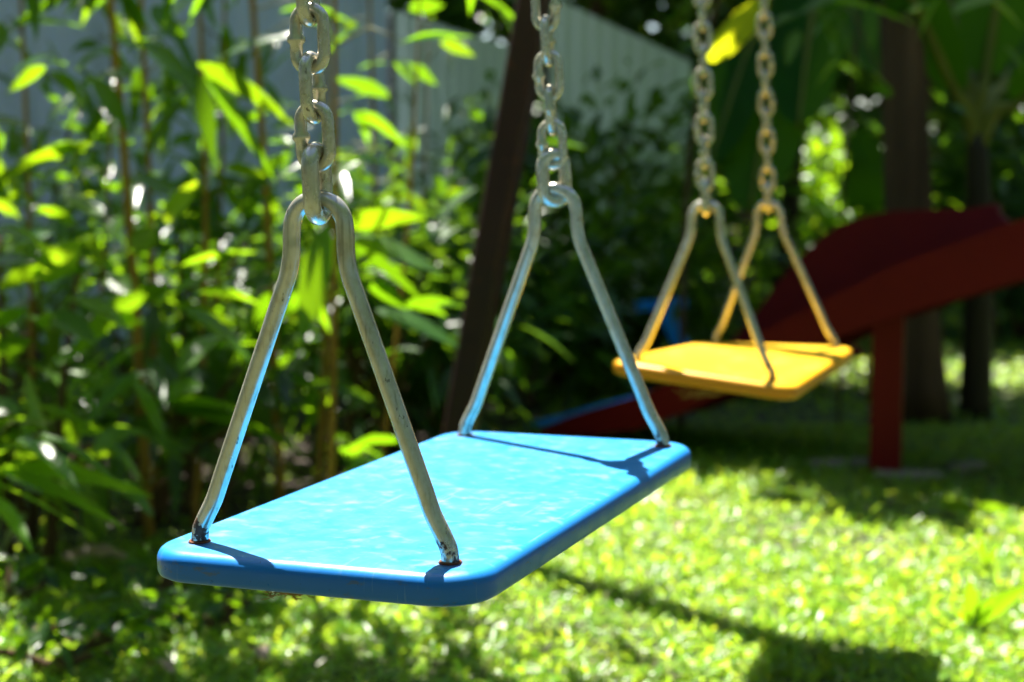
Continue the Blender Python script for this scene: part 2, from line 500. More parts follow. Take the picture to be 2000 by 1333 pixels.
def make_swing(label, pos, yaw, tilts, Wd, H, Ln, mat, dz, apex_shift, foot_shift, n_vis, rndseed, size, big_turn=(.12, .12)):
    rs = random.Random(rndseed)
    root = empty('swing', pos, (tilts[0], tilts[1], yaw))
    tag(root, label, 'swing', 'hanging chain swings')
    RM = Matrix.Translation(Vector(pos)) @ (Matrix.Rotation(yaw, 4, 'Z') @ Matrix.Rotation(tilts[0], 4, 'X') @ Matrix.Rotation(tilts[1], 4, 'Y'))
    root.rotation_euler = RM.to_euler()
    hx, hy = size
    def lift(u, v):                                    # slight warp of the plank
        s = (u / Wd + .5); t = (v / Ln + .5)
        return dz[0] * (1 - s) * (1 - t) + dz[1] * s * (1 - t) + dz[2] * (1 - s) * t + dz[3] * s * t
    # seat: a slab with rounded corners and a soft top edge
    b = MB()
    th, re, cr = .021, .0085, .036
    prof = [(0, -th), (-.0015, -th + .002)] if False else []
    rings = [(-.0045, -th), (-.0012, -th + .0018), (0, -th + .0045)]
    for kk in range(7):
        a = math.pi / 2 * kk / 6
        rings.append((-(re - re * math.cos(a)), -re + re * math.sin(a)))
    rings += [(-.035, .0004), (-.07, .0002)]
    V, F, N = [], [], None
    for inset, z in rings:
        P = rounded_rect(hx + inset, hy + inset, max(cr + inset, .006), 8)
        N = len(P)
        V += [(x, y, z + lift(x, y)) for x, y in P]
    for i in range(len(rings) - 1):
        for j in range(N):
            j2 = (j + 1) % N
            F.append((i * N + j, i * N + j2, (i + 1) * N + j2, (i + 1) * N + j))
    F.append(tuple(range(N - 1, -1, -1)))
    F.append(tuple((len(rings) - 1) * N + j for j in range(N)))
    b.add(V, F)
    seat = b.build('seat', mat, root)
    # moulded lip line under the rim
    lip = MB()
    P = rounded_rect(hx - .003, hy - .003, cr, 8)
    lip.tube([(x, y, -th + .0026 + lift(x, y)) for x, y in P], .0018, 6, closed=True)
    lip.build('rim_bead', mat, seat)
    for e, sy in enumerate((-1, 1)):
        hb = MB()
        y = sy * Ln / 2
        ash = apex_shift[e]
        half = [(.0, H), (.0116, H - .0032), (.0182, H - .0115), (.0200, H - .022), (.0203, H - .032), (.0213, H - .041), (.0237, H - .051)]
        u0, w0, u1, w1 = .0237, H - .051, Wd / 2 - .0125, .031
        for g in (.06, .14, .3, .5, .7, .9, 1.0):
            half.append((u0 + (u1 - u0) * g, w0 + (w1 - w0) * g))
        half += [(Wd / 2 - .0045, .0165), (Wd / 2 - .0006, .007), (Wd / 2, -.010)]
        full = [(-u, w) for u, w in half[:0:-1]] + half
        pts = []
        for u, w in full:
            g = max(0, min(1, w / H))
            fs = foot_shift[e][0 if u < 0 else 1]
            pts.append((u + ash * g ** 1.0 + fs * (1 - g), y, w + lift(u, y) * (1 - g)))
        hb.tube(smooth_path(pts, 5), ROD_R, 14)
        hg = hb.build('hanger_rod', M['rod'], root)
        for s in (-1, 1):                              # rusty collar where the rod enters the plank
            cb = MB()
            u = s * Wd / 2 + foot_shift[e][0 if s < 0 else 1]
            zz = lift(u, y)
            ring = [(u + math.cos(a) * .0068, y + math.sin(a) * .0068, zz + .0007) for a in [2 * math.pi * i / 14 for i in range(14)]]
            cb.tube(ring, .0011, 5, closed=True)
            cb.build('collar', M['rust'], hg)
        # chain: leans to its hook on the beam
        a_loc = Vector((ash, y, H))
        a_w = RM @ a_loc
        hook = beam_at(a_w.y) + Vector((0, 0, -.06))
        d = (hook - a_w)
        clen = d.length
        q = d.to_track_quat('Z', 'Y')
        twist = yaw + rs.uniform(-.12, .12)
        mat_w = Matrix.Translation(a_w) @ q.to_matrix().to_4x4()
        # keep link planes aligned with the hanger: rotate about the chain axis
        xl = (q.inverted() @ (RM.to_3x3() @ Vector((1, 0, 0))))
        ang0 = math.atan2(xl.y, xl.x)
        r1, L1, r0, L0, W0 = .0059, .0545, .0042, .0472, .0274
        items = [(-.0115 + L1 / 2 - r1, ang0 + math.pi / 2 + big_turn[e], 'big')]
        zb = items[0][0] + L1 / 2 - r1 - (r1 + r0)
        pitch = L0 - 4 * r0 + .0006
        kk = 0
        while zb + L0 < clen:
            items.append((zb + L0 / 2 - r0, ang0 + (0 if kk % 2 == 0 else math.pi / 2) + rs.uniform(-.16, .16) + .1, 'std'))
            zb += pitch + .0001
            kk += 1
        cb = MB()
        for z, an, kd in items[n_vis[e]:]:
            link_mesh(cb, L0, W0, r0, 1, 6, 5, (0, 0, z), an)
        ch = cb.build('chain', M['chain'], root)
        ch.matrix_parent_inverse = Matrix.Identity(4)
        ch.matrix_local = RM.inverted() @ mat_w
        for z, an, kd in items[:n_vis[e]]:
            me = LINK_BIG if kd == 'big' else LINK_STD
            o = bpy.data.objects.new('chain_link', me)
            COL.objects.link(o)
            o.parent = ch
            flip = math.pi if rs.random() < .5 else 0
            o.location = (0, 0, z)
            o.rotation_euler = (0, rs.uniform(-.03, .03), an + flip)
    return root

M['rust'] = paint('rust', (.07, .022, .010), (.20, .07, .03), .9, 220)
lb = MB(); link_mesh(lb, .0472, .0274, .0042, 1, 16, 12)
tmp = lb.build('chain_link', M['chain']); LINK_STD = tmp.data; bpy.data.objects.remove(tmp)
lb = MB(); link_mesh(lb, .0545, .033, .0059, 0, 16, 12)
tmp = lb.build('chain_link', M['chain']); LINK_BIG = tmp.data; bpy.data.objects.remove(tmp)

BLUE_POS = Vector((-.0411, 1.2321, HC - .2496))
YEL_POS = Vector((.3513, 2.3839, HC - .2800))
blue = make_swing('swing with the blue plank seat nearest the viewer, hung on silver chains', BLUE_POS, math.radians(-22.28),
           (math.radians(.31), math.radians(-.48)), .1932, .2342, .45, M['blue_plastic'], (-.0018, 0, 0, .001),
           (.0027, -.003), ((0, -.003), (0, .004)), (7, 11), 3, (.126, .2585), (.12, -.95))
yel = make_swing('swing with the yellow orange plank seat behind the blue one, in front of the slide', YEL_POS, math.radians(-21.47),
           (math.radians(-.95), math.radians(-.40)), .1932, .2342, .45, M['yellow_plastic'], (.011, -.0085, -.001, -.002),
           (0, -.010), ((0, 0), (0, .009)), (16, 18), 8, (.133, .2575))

def tuft(label, mat_root, loc, s, seed):
    rs = random.Random(seed)
    b = MB()
    for i in range(70):
        a = rs.uniform(0, 6.28); r = s * rs.uniform(.1, 1)
        p = Vector((r * math.cos(a) * 1.7, r * math.sin(a) * .6, rs.uniform(-.5, .3) * s * .6))
        d = Vector((rs.uniform(-1, 1), rs.uniform(-.5, .5), rs.uniform(-.45, .25))) * s * 1.1
        q = p + d * .5 + Vector((0, 0, -s * .15))
        b.tube(smooth_path([p, q, p + d], 3), .0004 * s / .012, 4)
    o = b.build('fibre_tuft', M['fibre'])
    o.location = loc
    return tag(o, label, 'dry tuft', 'dry tufts under the swing seats')
RMb = blue.matrix_basis
tuft('small tuft of dry brown fibre stuck under the front edge of the blue seat', None, RMb @ Vector((-.012, -.245, -.0215)), .010, 1)
tuft('dry straw tuft hanging below the front edge of the yellow seat', None, yel.matrix_basis @ Vector((.0, -.235, -.026)), .016, 2)

# swing frame: square tube A-frames and a round beam
fr = empty('swing_stand', (LEG_TOP.x, LEG_TOP.y, 0))
tag(fr, 'purple brown steel stand of the swings, one leaning leg seen before the shrubs', 'swing stand')
def bar(b, p, q, w, up=Vector((0, 0, 1)), d=None):
    p, q = Vector(p), Vector(q)
    t = (q - p).normalized()
    s = t.cross(up)
    s = s.normalized() if s.length > 1e-4 else Vector((1, 0, 0))
    n = s.cross(t).normalized()
    d = d or w
    V = []
    c = min(w, d) * .10
    prof = [(-w / 2 + c, -d / 2), (w / 2 - c, -d / 2), (w / 2, -d / 2 + c), (w / 2, d / 2 - c), (w / 2 - c, d / 2), (-w / 2 + c, d / 2), (-w / 2, d / 2 - c), (-w / 2, -d / 2 + c)]
    for e in (p, q):
        V += [e + s * a + n * bb for a, bb in prof]
    F = [(k, (k + 1) % 8, 8 + (k + 1) % 8, 8 + k) for k in range(8)] + [tuple(range(7, -1, -1)), tuple(range(8, 16))]
    b.add(V, F)
O = Vector(fr.location)
PERP = Vector((.946, -.329, 0)).normalized()
b = MB(); b.tube([beam_at(-.25) - O, beam_at(3.22) - O], .03, 16); b.build('beam', M['frame_paint'], fr)
for yb in (3.13, -.12):
    top = beam_at(yb)
    b = MB(); bar(b, top - O - Vector((.36, -.03, 0)), top - O + Vector((.36, -.03, 0)), .056)
    b.build('crossbar', M['frame_paint'], fr, smooth=False)
    for s in (-1, 1):                                  # legs splay a little from the ends of the top crossbar
        tp_ = Vector((top.x + s * .33, top.y - s * .02, BEAM_Z))
        foot = Vector((tp_.x + s * .174 * BEAM_Z, tp_.y - .03 * BEAM_Z, 0))
        b = MB(); bar(b, foot - O, tp_ - O, .058, up=BEAM_DIR)
        b.build('leg', M['frame_paint'], fr, smooth=False)
for Y in (1.024, 1.44, 2.179, 2.597):
    b = MB(); p = beam_at(Y) - O
    b.tube([p + Vector((0, 0, -.028)), p + Vector((0, 0, -.045))], .006, 8)
    b.tube([p + Vector((math.cos(a) * .014, 0, -.055 + math.sin(a) * .014)) for a in [2 * math.pi * i / 14 for i in range(14)]], .004, 8, closed=True)
    b.build('eye_bolt', M['chain'], fr)

# ------------------------------------------------------------------ slide
S0 = Vector((.07, 4.33, 0))
SD = Vector((.838, -.545, 0)).normalized()
SN = Vector((.545, .838, 0)).normalized()
def slide_th(px, py, off):
    """pixel -> (along, height) on the upright plane of a side board at offset off"""
    r = ray(px, py)
    o0 = Vector((0, 0, HC))
    n = SN
    t = ((S0 + SN * off) - o0).dot(n) / r.dot(n)
    p = o0 + r * t
    return ((p - S0).dot(SD), p.z)
sl = empty('slide', S0)
tag(sl, 'dark red wooden slide with a blue chute bed and humped far side board', 'slide')
def board(name, poly, off, th, mat, parent):
    b = MB()
    V = []
    for o in (off - th / 2, off + th / 2):
        V += [SD * t + SN * o + Vector((0, 0, h)) for t, h in poly]
    n = len(poly)
    F = [tuple(range(n)), tuple(range(2 * n - 1, n - 1, -1))] + [(k, n + k, n + (k + 1) % n, (k + 1) % n) for k in range(n)]
    b.add(V, F)
    return b.build(name, mat, parent, smooth=False)
top_px = [(1052, 842), (1120, 812), (1200, 788), (1270, 766), (1360, 722), (1450, 672), (1545, 620), (1624, 580), (1758, 515), (1963, 441)]
bot_px = [(1052, 858), (1110, 853), (1250, 838), (1350, 800), (1450, 752), (1550, 700), (1640, 657), (1770, 612), (1890, 578), (2000, 545)]
tp = [slide_th(x, y, 0) for x, y in top_px]
bp = [slide_th(x, y, 0) for x, y in bot_px]
sl_top = (tp[-1][1] - tp[-2][1]) / (tp[-1][0] - tp[-2][0])
sl_bot = (bp[-1][1] - bp[-2][1]) / (bp[-1][0] - bp[-2][0])
T_END = 1.75
tp.append((T_END, tp[-1][1] + sl_top * (T_END - tp[-1][0])))
bp.append((T_END, bp[-1][1] + sl_bot * (T_END - bp[-1][0])))
board('side_board', [(t, max(h, .004)) for t, h in bp] + tp[::-1], 0, .03, M['red_paint'], sl)
WIDE = .40
hump_px = [(1390, 716), (1480, 612), (1520, 556), (1560, 510), (1600, 470), (1640, 441), (1690, 422), (1750, 412), (1830, 409), (1900, 407), (1948, 397)]
hp = [slide_th(x, y, WIDE) for x, y in hump_px]
def interp(pts, t):
    pts = sorted(pts)
    return float(np.interp(t, [p[0] for p in pts], [p[1] for p in pts]))
fb = [(t, max(h, .006)) for t, h in bp]
low = [(t, h) for t, h in tp if t < hp[0][0] - .05]
far_poly = fb + [(T_END, interp(tp, T_END) + .0)] + [(hp[-1][0] + .06, interp(tp, hp[-1][0] + .06))] + [(hp[-1][0] + .012, hp[-1][1] - .03)] + hp[::-1] + [(t, h - .03) for t, h in low[::-1]]
board('guard_board', far_poly, WIDE, .03, M['red_paint'], sl)
# chute bed between the boards
ts = np.linspace(tp[0][0] - .05, T_END, 28)
b = MB(); V = []; F = []
for t in ts:
    drop = np.interp(t, [0, .25, .55], [-.016, -.010, .055])
    h = max(interp(tp, t) - drop, .012)
    for o in (.0165, WIDE - .0165):
        for z in (h, h - .014):
            V.append(SD * t + SN * o + Vector((0, 0, z)))
for i in range(len(ts) - 1):
    a, c2 = i * 4, (i + 1) * 4
    F += [(a, a + 2, c2 + 2, c2), (a + 1, c2 + 1, c2 + 3, a + 3), (a, c2, c2 + 1, a + 1), (a + 2, a + 3, c2 + 3, c2 + 2)]
F += [(0, 1, 3, 2), (len(V) - 4, len(V) - 2, len(V) - 1, len(V) - 3)]
b.add(V, F)
b.build('chute_bed', M['blue_paint'], sl)
# posts
def post(off, t, w):
    h = interp(bp, t) + .02
    b = MB()
    p = SD * t + SN * off
    Mz = Matrix.Rotation(math.radians(-18), 3, 'Z')
    b.box((p.x, p.y, h / 2), (w, w * .85, h), Mz)
    b.build('post', M['red_paint'], sl, smooth=False)
tpost = slide_th(1735, 700, .058)[0]
post(.058, tpost, .074)
post(-.055, T_END - .04, .074)
post(WIDE + .055, T_END - .04, .074)
b = MB()
h = interp(bp, T_END)
p = SD * (T_END + .25) + SN * (WIDE / 2)
Mr = Matrix.Rotation(math.atan2(SD.y, SD.x), 3, 'Z')
b.box((p.x, p.y, h), (.5, .5, .03), Mr)
b.build('platform', M['red_paint'], sl, smooth=False)
for s in (-1, 1):
    b = MB(); q = SD * (T_END + .46) + SN * (WIDE / 2 + s * .22)
    bar(b, q + SD * .28, q + Vector((0, 0, h + .4)), .05)
    b.build('ladder_rail', M['red_paint'], sl, smooth=False)
for i in range(4):
    f = (i + .6) / 4.4
    q = SD * (T_END + .46 + .28 * (1 - f * h / (h + .4))) + SN * (WIDE / 2)
    b = MB(); b.tube([q - SN * .22 + Vector((0, 0, f * h)), q + SN * .22 + Vector((0, 0, f * h))], .014, 8)
    b.build('rung', M['red_paint'], sl)

# seesaw behind the slide with its blue T handle
g0 = ground(1420, 745)
g0 = Vector((at(1345, 690, 5.0).x, 5.0, 0))
ss = empty('seesaw', g0)
tag(ss, 'red seesaw with a bright blue T shaped handle showing left of the yellow seat', 'seesaw')
hb_ = at(1343, 700, 5.0) - g0; ht_ = at(1296, 600, 5.0) - g0
b = MB(); bar(b, hb_, ht_ + Vector((0, 0, -.012)), .052, up=Vector((0, 1, 0))); hd = b.build('handle_post', M['blue_paint'], ss, smooth=False)
b = MB(); bar(b, at(1243, 599, 5.0) - g0, at(1340, 592, 5.0) - g0, .05, up=Vector((0, 0, 1)), d=.030); b.build('crossbar', M['blue_paint'], hd, smooth=False)
pl0 = hb_ + Vector((-.06, 0, .028)); pl1 = hb_ + Vector((.60, .43, -.02))
b = MB(); bar(b, pl0 + Vector((0, 0, -.03)), pl1, .16, d=.04); b.build('plank', M['red_paint'], ss, smooth=False)
mid = (pl0 + pl1) / 2
b = MB(); bar(b, Vector((mid.x, mid.y, 0)), mid + Vector((0, 0, -.04)), .09); b.build('fulcrum', M['red_paint'], ss, smooth=False)

# concrete pads round the slide post
for lab, px, py, w, d_, ro in (('pinkish concrete pad left of the red slide post base', 1640, 915, .17, .07, .2),
                               ('grey concrete pad in front of the red slide post base', 1772, 938, .18, .06, -.1),
                               ('pale concrete pad right of the red slide post in the grass', 1890, 922, .11, .06, .3)):
    g = ground(px, py)
    b = MB()
    P = rounded_rect(w / 2, d_ / 2, .025, 3)
    rs = random.Random(px)
    P = [(x * rs.uniform(.88, 1.05), y * rs.uniform(.88, 1.05)) for x, y in P]
    n = len(P)
    V = [(x, y, 0) for x, y in P] + [(x, y, .016) for x, y in P] + [(x * .93, y * .9, .022) for x, y in P]
    F = [(k, (k + 1) % n, n + (k + 1) % n, n + k) for k in range(n)] + [(n + k, n + (k + 1) % n, 2 * n + (k + 1) % n, 2 * n + k) for k in range(n)] + [tuple(range(2 * n, 3 * n))]
    b.add(V, F)
    o = b.build('concrete_pad', M['concrete'])
    o.location = (g.x, g.y, 0); o.rotation_euler = (0, 0, ro)
    tag(o, lab, 'concrete pad', 'concrete pads by the slide post')

# ------------------------------------------------------------------ fences and roofs at the back
def corrugated(b, p, q, h0, h1, pitch=.076, depth=.0035, z0=.0):
    p, q = Vector(p), Vector(q)
    d = q - p
    L = d.length
    d.normalize()
    n = Vector((-d.y, d.x, 0))
    N = int(L / pitch * 4)
    V, F = [], []
    for i in range(N + 1):
        s = L * i / N
        o = depth * (1 if (i % 4) in (1, 2) else -1)
        h = h0 + (h1 - h0) * i / N
        c = p + d * s + n * o
        V += [(c.x, c.y, z0), (c.x, c.y, h), (c.x + n.x * .006, c.y + n.y * .006, h), (c.x + n.x * .006, c.y + n.y * .006, z0)]
    for i in range(N):
        a, c2 = i * 4, i * 4 + 4
        F += [(a, c2, c2 + 1, a + 1), (a + 1, c2 + 1, c2 + 2, a + 2), (a + 2, c2 + 2, c2 + 3, a + 3)]
    b.add(V, F)
def fence(label, p, q, h0, h1, mat, plinth=.12):
    p, q = Vector(p), Vector(q)
    r = empty('metal_fence', p)
    tag(r, label, 'fence', 'pale sheet metal fences behind the shrubs')
    b = MB(); corrugated(b, (0, 0, 0), q - p, h0, h1, z0=plinth); b.build('sheet_panel', mat, r, smooth=False)
    d = (q - p).normalized(); n = Vector((-d.y, d.x, 0))
    ang = math.atan2(d.y, d.x)
    Mz = Matrix.Rotation(ang, 3, 'Z')
    mid = (q - p) / 2
    b = MB(); b.box((mid.x, mid.y, plinth / 2), ((q - p).length, .09, plinth), Mz); b.build('plinth', M['concrete_dark'], r, smooth=False)
    L = (q - p).length
    for i in range(int(L / 1.6) + 1):
        c = d * min(L - .03, .03 + i * 1.6) + n * .05
        b = MB(); hh = h0 + (h1 - h0) * (c - n * .05).length / L
        b.box((c.x, c.y, hh / 2), (.05, .05, hh - .02), Mz); b.build('fence_post', M['concrete_dark'], r, smooth=False)
M['concrete_dark'] = paint('dark concrete', (.05, .045, .04), (.09, .08, .07), .9, 12)
fence('blue grey corrugated metal fence behind the canes on the left', (-3.6, 5.0, 0), (-.45, 5.75, 0), 2.3, 2.3, M['sheet'], .14)
fa = at(770, 20, 6.3); fb_ = at(1015, 98, 6.9)
fence('pale green sheet fence with a sloping top left of the swing frame leg', (fa.x, fa.y, 0), (fb_.x, fb_.y, 0), fa.z, fb_.z, M['sheet_green'], .1)
fc = at(1075, -8, 7.0); fd = at(1350, 122, 7.3)
fence('pale green sheet fence with a steep sloping top right of the swing frame leg', (fc.x, fc.y, 0), (fd.x, fd.y, 0), fc.z, fd.z, M['sheet_green'], .1)

# ------------------------------------------------------------------ plants
def unit(a):
    return a / (np.linalg.norm(a, axis=-1, keepdims=True) + 1e-9)

def rand_side(d, r, roll=.6):
    """a side vector square to d, near horizontal, rolled at random"""
    n = len(d)
    up = np.tile(np.array([0, 0, 1.0]), (n, 1))
    s = unit(np.cross(d, up) + 1e-6)
    nn = np.cross(s, d)
    a = r.normal(0, roll, n)[:, None]
    return unit(s * np.cos(a) + nn * np.sin(a))

def cane_plant(name, label, cat, group, stems, leaf, lmat, smat, seed, node=.075, spray=(4, 7), twig=(.06, .2), start=.15, extra=None, leaf_kind='lance', shade_tops=0):
    """stems: (base xyz, top xyz, bend, radius)"""
    r = np.random.default_rng(seed)
    base0 = Vector(stems[0][0])
    root = empty(name, (base0.x, base0.y, 0))
    tag(root, label, cat, group)
    O = np.array([base0.x, base0.y, 0])
    lf = MB(); tw = MB()
    for bs, tp_, bend, rad in stems:
        bs = np.array(bs, float); tp_ = np.array(tp_, float)
        mid = (bs + tp_) / 2 + np.array(bend)
        pts = smooth_path([bs - O, mid - O, tp_ - O], 10)
        sb = MB()
        rr = [rad * (1 - .55 * i / (len(pts) - 1)) * (1.14 if i % 3 == 0 else 1) for i in range(len(pts))]
        sb.tube(pts, rr, 8)
        sb.build('stem', smat, root)
        P = np.array([tuple(p) for p in pts])
        seg = np.linalg.norm(np.diff(P, axis=0), axis=1)
        cum = np.concatenate([[0], np.cumsum(seg)])
        s = start * cum[-1]
        az = r.uniform(0, 6.28)
        while s < cum[-1]:
            p = np.array([np.interp(s, cum, P[:, i]) for i in range(3)])
            az += 2.4 + r.normal(0, .4)
            el = r.uniform(.0, .7)
            d = np.array([math.cos(az) * math.cos(el), math.sin(az) * math.cos(el), math.sin(el)])
            tl = r.uniform(*twig)
            tip = p + d * tl
            mid2 = p + d * tl * .5 + np.array([0, 0, .01])
            tip[2] -= tl * .25
            tw.tube([p, mid2, tip], [.0028, .002, .0012], 5)
            k = int(r.integers(*spray))
            f = np.sort(r.uniform(.35, 1.0, k))
            lb_ = p + (tip - p) * f[:, None]
            la = az + r.normal(0, .75, k)
            le = r.uniform(-.75, .45, k)
            ld = np.stack([np.cos(la) * np.cos(le), np.sin(la) * np.cos(le), np.sin(le)], 1)
            LL = r.uniform(leaf[0], leaf[1], k)
            lf.leaves(lb_, ld, rand_side(ld, r, .55), LL, LL * r.uniform(leaf[2], leaf[3], k), r.uniform(.1, .55, k), kind=leaf_kind)
            s += node * r.uniform(.6, 1.5)
    for i in range(len(stems) if shade_tops else 0):         # added leaf clusters above the view, set forward to shade the ground
        c = np.array(stems[i][1], float) - O
        c[1] = 2.88 - O[1]
        q = c + r.normal(0, 1, (shade_tops, 3)) * np.array([.2, .09, .15])
        q[:, 2] = np.maximum(q[:, 2], 1.16)
        la = r.uniform(0, 6.28, shade_tops); le = r.uniform(-.7, .3, shade_tops)
        ld = np.stack([np.cos(la) * np.cos(le), np.sin(la) * np.cos(le), np.sin(le)], 1)
        LL = r.uniform(leaf[0], leaf[1], shade_tops)
        lf.leaves(q, ld, rand_side(ld, r, .5), LL, LL * r.uniform(leaf[2], leaf[3], shade_tops), r.uniform(.1, .4, shade_tops), kind=leaf_kind)
    for e in (extra or []):                            # leaves placed one by one
        p0, p1, wd = e[0], e[1], e[2]
        roll = e[3] if len(e) > 3 else 0
        p0 = np.array(p0, float) - O; p1 = np.array(p1, float) - O
        d = p1 - p0; L_ = np.linalg.norm(d); d = d / L_
        dro = .18
        d2 = unit(d + np.array([0, 0, dro]))
        if isinstance(roll, tuple):                    # the way the blade faces
            s = unit(np.cross(d2, np.array(roll)))
        else:
            s = np.cross(d2, [0, 0, 1.0]); s = unit(s)
            nn = np.cross(s, d2)
            s = s * math.cos(roll) + nn * math.sin(roll)
        lf.leaves([p0], [d2], [s], [L_], [wd], [dro], fold=.07 if isinstance(roll, tuple) else .18, kind=leaf_kind)
    nl = len(lf.f)
    for V_ in (tw.v and [np.concatenate(tw.v)]) or []:
        lf.add(V_, tw.f)
    fo = lf.build('foliage', [lmat, M['twig']], root)
    for i in range(nl, len(fo.data.polygons)):
        fo.data.polygons[i].material_index = 1
    return root

def shrub(name, label, group, base, rad, h, n, leaf, lmat, seed, nst=6, z0=.1, kind='lance', cat='shrub', clumps=26):
    r = np.random.default_rng(seed)
    root = empty(name, (base[0], base[1], 0))
    tag(root, label, cat, group)
    C = []
    sb = MB()
    tries = 0
    while len(C) < clumps and tries < 2000:
        tries += 1
        p = r.uniform(-1, 1, 3)
        if .25 < np.linalg.norm(p) < 1:
            C.append(np.array([p[0] * rad[0], p[1] * rad[1], z0 + (h - z0) * (p[2] * .5 + .5)]))
    C = np.array(C)
    for i in range(nst):
        c = C[i % len(C)]
        st = np.array([r.normal(0, .12) * rad[0], r.normal(0, .12) * rad[1], 0])
        sb.tube(smooth_path([st, (st + c) / 2 + np.array([0, 0, .1 * h]), c], 5), [.012 * (1 - .7 * q / 10) for q in range(11)], 6)
    sb.build('stem', M['bark'], root)
    idx = r.integers(0, len(C), n)
    sz = r.uniform(.5, 1.25, len(C))
    pos = C[idx] + r.normal(0, 1, (n, 3)) * (np.array([rad[0], rad[1], (h - z0) * .5]) * .24) * sz[idx][:, None]
    pos[:, 2] = np.maximum(pos[:, 2], .02)
    out = unit(pos - np.array([0, 0, h * .4]) + r.normal(0, .35, (n, 3)))
    out[:, 2] = np.clip(out[:, 2], -.7, .6)
    out = unit(out)
    LL = r.uniform(leaf[0], leaf[1], n)
    b = MB()
    b.leaves(pos, out, rand_side(out, r, .6), LL, LL * r.uniform(leaf[2], leaf[3], n), r.uniform(.05, .5, n), kind=kind)
    b.build('foliage', lmat, root)
    return root

def gp(px, py, Y):                                     # ground point below a pixel at a depth
    p = at(px, py, Y)
    return (p.x, p.y, 0)
def A(px, py, Y):
    return tuple(at(px, py, Y))
GC = 'leafy canes along the fence'
BAM = (.10, .20, .17, .25)
LEFT = [
 # label, stems[(px_bottom, px_top(y=-150), depth, radius)], seed, extra leaves
 ('tall golden cane with a leaning brown stem at the far left', [(285, 188, 3.15, .0115)], 11,
   [(385, 125, 560, 240, 52, 3.0), (400, 150, 520, 335, 46, 3.0), (385, 140, 415, 300, 44, 3.05), (250, 150, 185, 150, 40, 3.1, 1),
    (180, 150, 246, 255, 46, 3.05, 1), (285, 85, 372, 160, 44, 3.05, 1), (262, 338, 345, 395, 42, 3.1, 1), (180, 280, -20, 365, 42, 3.05),
    (20, 145, 125, 98, 34, 3.1, 1), (90, 130, 20, 180, 30, 3.15)]),
 ('thin cane with sparse leaves just right of the tall golden cane', [(300, 262, 3.45, .009)], 12,
   [(270, 130, 262, 250, 26, 3.4), (300, 10, 335, 72, 46, 3.3, 1), (340, 600, 470, 640, 44, 3.2), (330, 560, 210, 610, 40, 3.2)]),
 ('leafy cane at the left edge above the low leaf spray', [(60, 30, 3.4, .007)], 13,
   [(-30, 235, 55, 250, 40, 2.9, 1), (95, 610, 182, 668, 60, 2.75, 1), (30, 470, 115, 455, 44, 2.9, 1), (0, 570, 130, 500, 48, 2.9), (60, 540, 190, 525, 46, 2.9), (-10, 445, 62, 468, 38, 2.85, 1), (-20, 510, 66, 512, 40, 2.85, 1), (75, 492, 140, 515, 36, 2.85, 1), (110, 480, 185, 500, 38, 2.9, 1), (-20, 640, 60, 600, 44, 2.8), (-10, 690, 70, 660, 44, 2.8), (150, 440, 60, 400, 40, 2.9)]),
 ('brown stemmed cane just left of the near swing chain', [(545, 470, 3.5, .011)], 14,
   [(440, 108, 565, 68, 30, 3.3, 1), (440, 330, 520, 345, 36, 3.3), (300, 785, 470, 800, 46, 3.1), (330, 800, 535, 850, 46, 3.1), (560, 300, 470, 400, 40, 3.4)]),
 ('broad leaved cane between the near swing chain and the frame leg', [(640, 650, 3.0, .007)], 15,
   [(672, 445, 840, 424, 58, 2.85), (680, 465, 856, 535, 58, 2.85, 1), (690, 480, 815, 585, 52, 2.9), (640, 440, 596, 645, 62, 2.8), (715, 555, 795, 605, 46, 2.9),
    (735, 605, 888, 676, 50, 2.8, 1), (790, 600, 890, 588, 36, 2.95), (640, 560, 520, 640, 46, 2.95)]),
 ('thin shrubby cane standing before the pale fence right of the near chain', [(735, 712, 4.2, .007)], 16,
   [(860, 85, 925, 110, 36, 3.9), (800, 20, 870, 10, 40, 3.9), (800, 130, 850, 165, 34, 3.9), (760, 190, 640, 150, 34, 4.0)]),
]
def px2m(px, Y):
    return px * Y / FPX
for lab, stems, sd, ex in LEFT:
    st = []
    for (xb, xt, Y, rad) in stems:
        gb_ = ground(xb, 340 + HC * FPX / Y)
        base = gp(xb, 800, Y)
        top = at(xt, -190, Y + .1)
        st.append((base, (top.x, top.y, top.z + .15), (.01, 0, 0), rad))
        st.append((Vector(base) + Vector((.07, .12, 0)), (top.x + .16, top.y + .22, top.z - .05), (.02, 0, 0), rad * .7))
    rr = random.Random(sd)
    extra = []
    for e in ex:                                       # a seventh value: the blade faces the viewer and catches the sky
        a, b_, c, d_, w, Y = e[:6]
        nrm = (.09 + rr.uniform(-.08, .08), -.52 + rr.uniform(-.08, .08), .79) if len(e) > 6 else (rr.uniform(-.3, .3), .72 + rr.uniform(-.2, .1), .65)
        extra.append((A(a, b_, Y), A(c, d_, Y - .02), px2m(w, Y), nrm))
    cane_plant('cane_plant', lab, 'cane plant', GC, st, BAM if sd != 16 else (.07, .13, .2, .3), M['shrub_leaf'] if sd == 16 else M['bamboo_leaf'], M['cane'], sd, extra=extra,
               node={15: .34, 16: .15}.get(sd, .18), spray=(2, 5), shade_tops={12: 70, 14: 60}.get(sd, 0))

